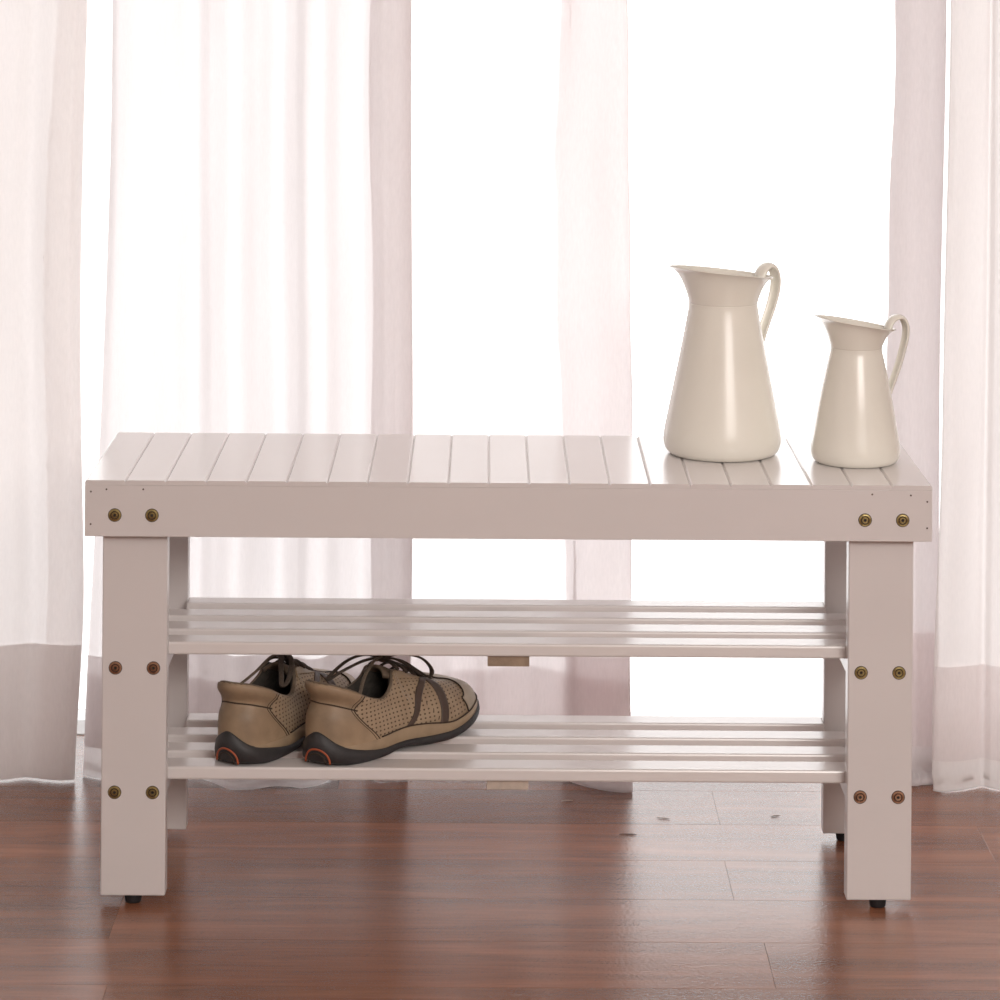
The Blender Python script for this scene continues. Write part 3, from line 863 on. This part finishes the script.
# panel behind the middle, its right edge turned back
def pudC(x): return .010+.072*sstep(.03, .125, x)
def eC(u, z):
    k = sstep(.15, .60, u)
    s = -.0085*sstep(.35, .95, z)*k+.002*sin(z*4+1)*(1-k)
    if u > .95: s += .0016*j1(z+1)+.006*sin(z*6.5+.5)
    return s+.0008*sin(z*31)*k
pc = [(-.1290, .518), (-.112, .512), (-.090, .522), (-.065, .536), (-.040, .528), (-.022, .516), (.000, .524), (.025, .530), (.045, .523), (.062, .516), (.080, .511), (.098, .508), (.115, .506), (.133, .503), (.146, .502), (.1545, .5045), (.1520, .509), (.135, .511), (.115, .514), (.100, .516), (.083, .519), (.0700, .524)]
curtain('curtain', 'white sheer curtain behind the middle of the bench, left of the tall pitcher', pc, ZT, .0, M['sheer'], .150, hem_fn=lambda x: -.006*sin((x-.05)*26), edge_fn=eC, puddle=pudC, seed=9, amp=.003,
        hem2=[(.004, .120, lambda x: .006*sin(x*24+1))])
# right side: rear panel
def pudD(x): return .050+.010*sin(x*30)
def eD(u, z):
    k = 1-sstep(.08, .42, u)+sstep(.62, .94, u)          # left edge (and the turned-back layer ending there)
    m_ = sstep(.15, .45, u)*(1-sstep(.60, .90, u))
    return (.016*(1-sstep(.0, .55, z))+.0075*sstep(.55, .95, z)+.0012*sin(z*24))*k+.005*sstep(.5, .95, z)*m_
pd_ = [(.4690, .512), (.478, .502), (.490, .508), (.502, .502), (.515, .508), (.5225, .512), (.5215, .518), (.505, .522), (.489, .523)]
pd_ = [(.4690, .516), (.478, .512), (.490, .510), (.503, .512), (.516, .510), (.530, .513), (.5345, .517), (.532, .520), (.515, .523), (.495, .524), (.4695, .522)]
curtain('curtain', 'narrow white sheer curtain strip right of the short pitcher', pd_, ZT, .0, M['mid'], .175, edge_fn=eD, hmat=M['sheer'], puddle=pudD, seed=12, amp=.0012, dens=1.4)
# right front panel
def eE(u, z):
    return (-.010*(1-sstep(.05, .5, z))+.0060*sstep(.45, .95, z))*(1-sstep(.05, .5, u))
pe = [(.5285, .452), (.531, .449), (.540, .446), (.556, .450), (.575, .458), (.584, .463), (.592, .452), (.610, .446), (.635, .462), (.665, .444), (.695, .466), (.73, .444), (.77, .464), (.82, .448), (.87, .462)]
curtain('curtain', 'off-white sheer curtain at the far right edge of the photo', pe, ZT, .0, M['dense'], .150, edge_fn=eE, puddle=lambda x: .010+.006*sin(x*40), hmat=M['sheer'], seed=15, amp=.003)

# ------------------------------------------------------------------ bits on the floor
def splinter(label, x, y, a, ln, mat, r=.0009):
    pts = [Vector((-ln/2, 0, r)), Vector((-ln*.1, ln*.03, r)), Vector((ln*.2, .0, r)), Vector((ln/2, -ln*.05, r))]
    v, f = tube_data(spline(pts, 12), r, r*.7, k=6, taper=lambda t: .45+.55*sin(PI*min(.97, max(.03, t))))
    o = link('wood_splinter', v, f, mat, None, smooth=True, loc=(x, y, 0)); o.rotation_euler = (0, 0, a)
    tag(o, label, 'splinter', 'splinters on the floor'); return o
splinter('pale splinter on the floor below the middle of the shelf, nearest the curtain', .075, .392, .25, .014, M['splinter'])
splinter('dark splinter on the floor, just left of the bright patch', .142, .266, 0, .020, M['splinterdark'])
splinter('pale splinter on the bright patch of floor, left of two', .186, .326, -.3, .016, M['splinter'])
splinter('pale splinter on the bright patch of floor, near the right back leg', .318, .338, .45, .012, M['splinter'])

# ------------------------------------------------------------------ light
wd = bpy.data.worlds.new('World'); bpy.context.scene.world = wd; wd.use_nodes = True
bg = wd.node_tree.nodes['Background']; bg.inputs[0].default_value = (1, .965, .965, 1); bg.inputs[1].default_value = 2.7
def area(name, loc, rot, sx, sy, e, col=(1, 1, 1), portal=False):
    l = bpy.data.lights.new(name, 'AREA'); l.shape = 'RECTANGLE'; l.size = sx; l.size_y = sy; l.energy = e; l.color = col
    if portal: l.cycles.is_portal = True
    o = bpy.data.objects.new(name, l); C.objects.link(o); o.location = loc; o.rotation_euler = rot
    return o
area('window_portal', ((WX0+WX1)/2, RY1+.13, WZ/2), (-PI/2, 0, 0), WX1-WX0, WZ, 1, portal=True)
area('room_fill', (1.1, -3.7, 1.9), (math.radians(68), 0, math.radians(16)), 1.6, 1.0, 72, (1, .95, .905))  # added fill light high behind the camera, stands for no seen lamp

# ------------------------------------------------------------------ camera
f, roll, yaw = 3033.55, -.0075, -.00374
cR, sR, c_, s_ = cos(roll), sin(roll), cos(yaw), sin(yaw)
Rv = Vector((cR*c_, cR*s_, -sR)); Uv = Vector((sR*c_, sR*s_, cR)); Fv = Vector((-s_, c_, 0))
cam = bpy.data.cameras.new('camera'); co = bpy.data.objects.new('camera', cam); C.objects.link(co)
m4 = Matrix((Rv, Uv, -Fv)).transposed().to_4x4(); m4.translation = Vector((-.02631, -3.2203, 1.0919))
co.matrix_world = m4
cam.sensor_width = 36; cam.lens = f/1000*36; cam.shift_x = 0; cam.shift_y = -.61606
cam.clip_start = .05; cam.clip_end = 100
sc = bpy.context.scene; sc.camera = co
sc.view_settings.view_transform = 'Standard'; sc.view_settings.look = 'None'; sc.view_settings.gamma = 1
sc.view_settings.use_curve_mapping = False; sc.view_settings.exposure = 0
try:
    sc.cycles.use_denoising = True; sc.cycles.max_bounces = 12; sc.cycles.transparent_max_bounces = 24
    sc.cycles.transmission_bounces = 8; sc.cycles.sample_clamp_indirect = 6
except Exception: pass
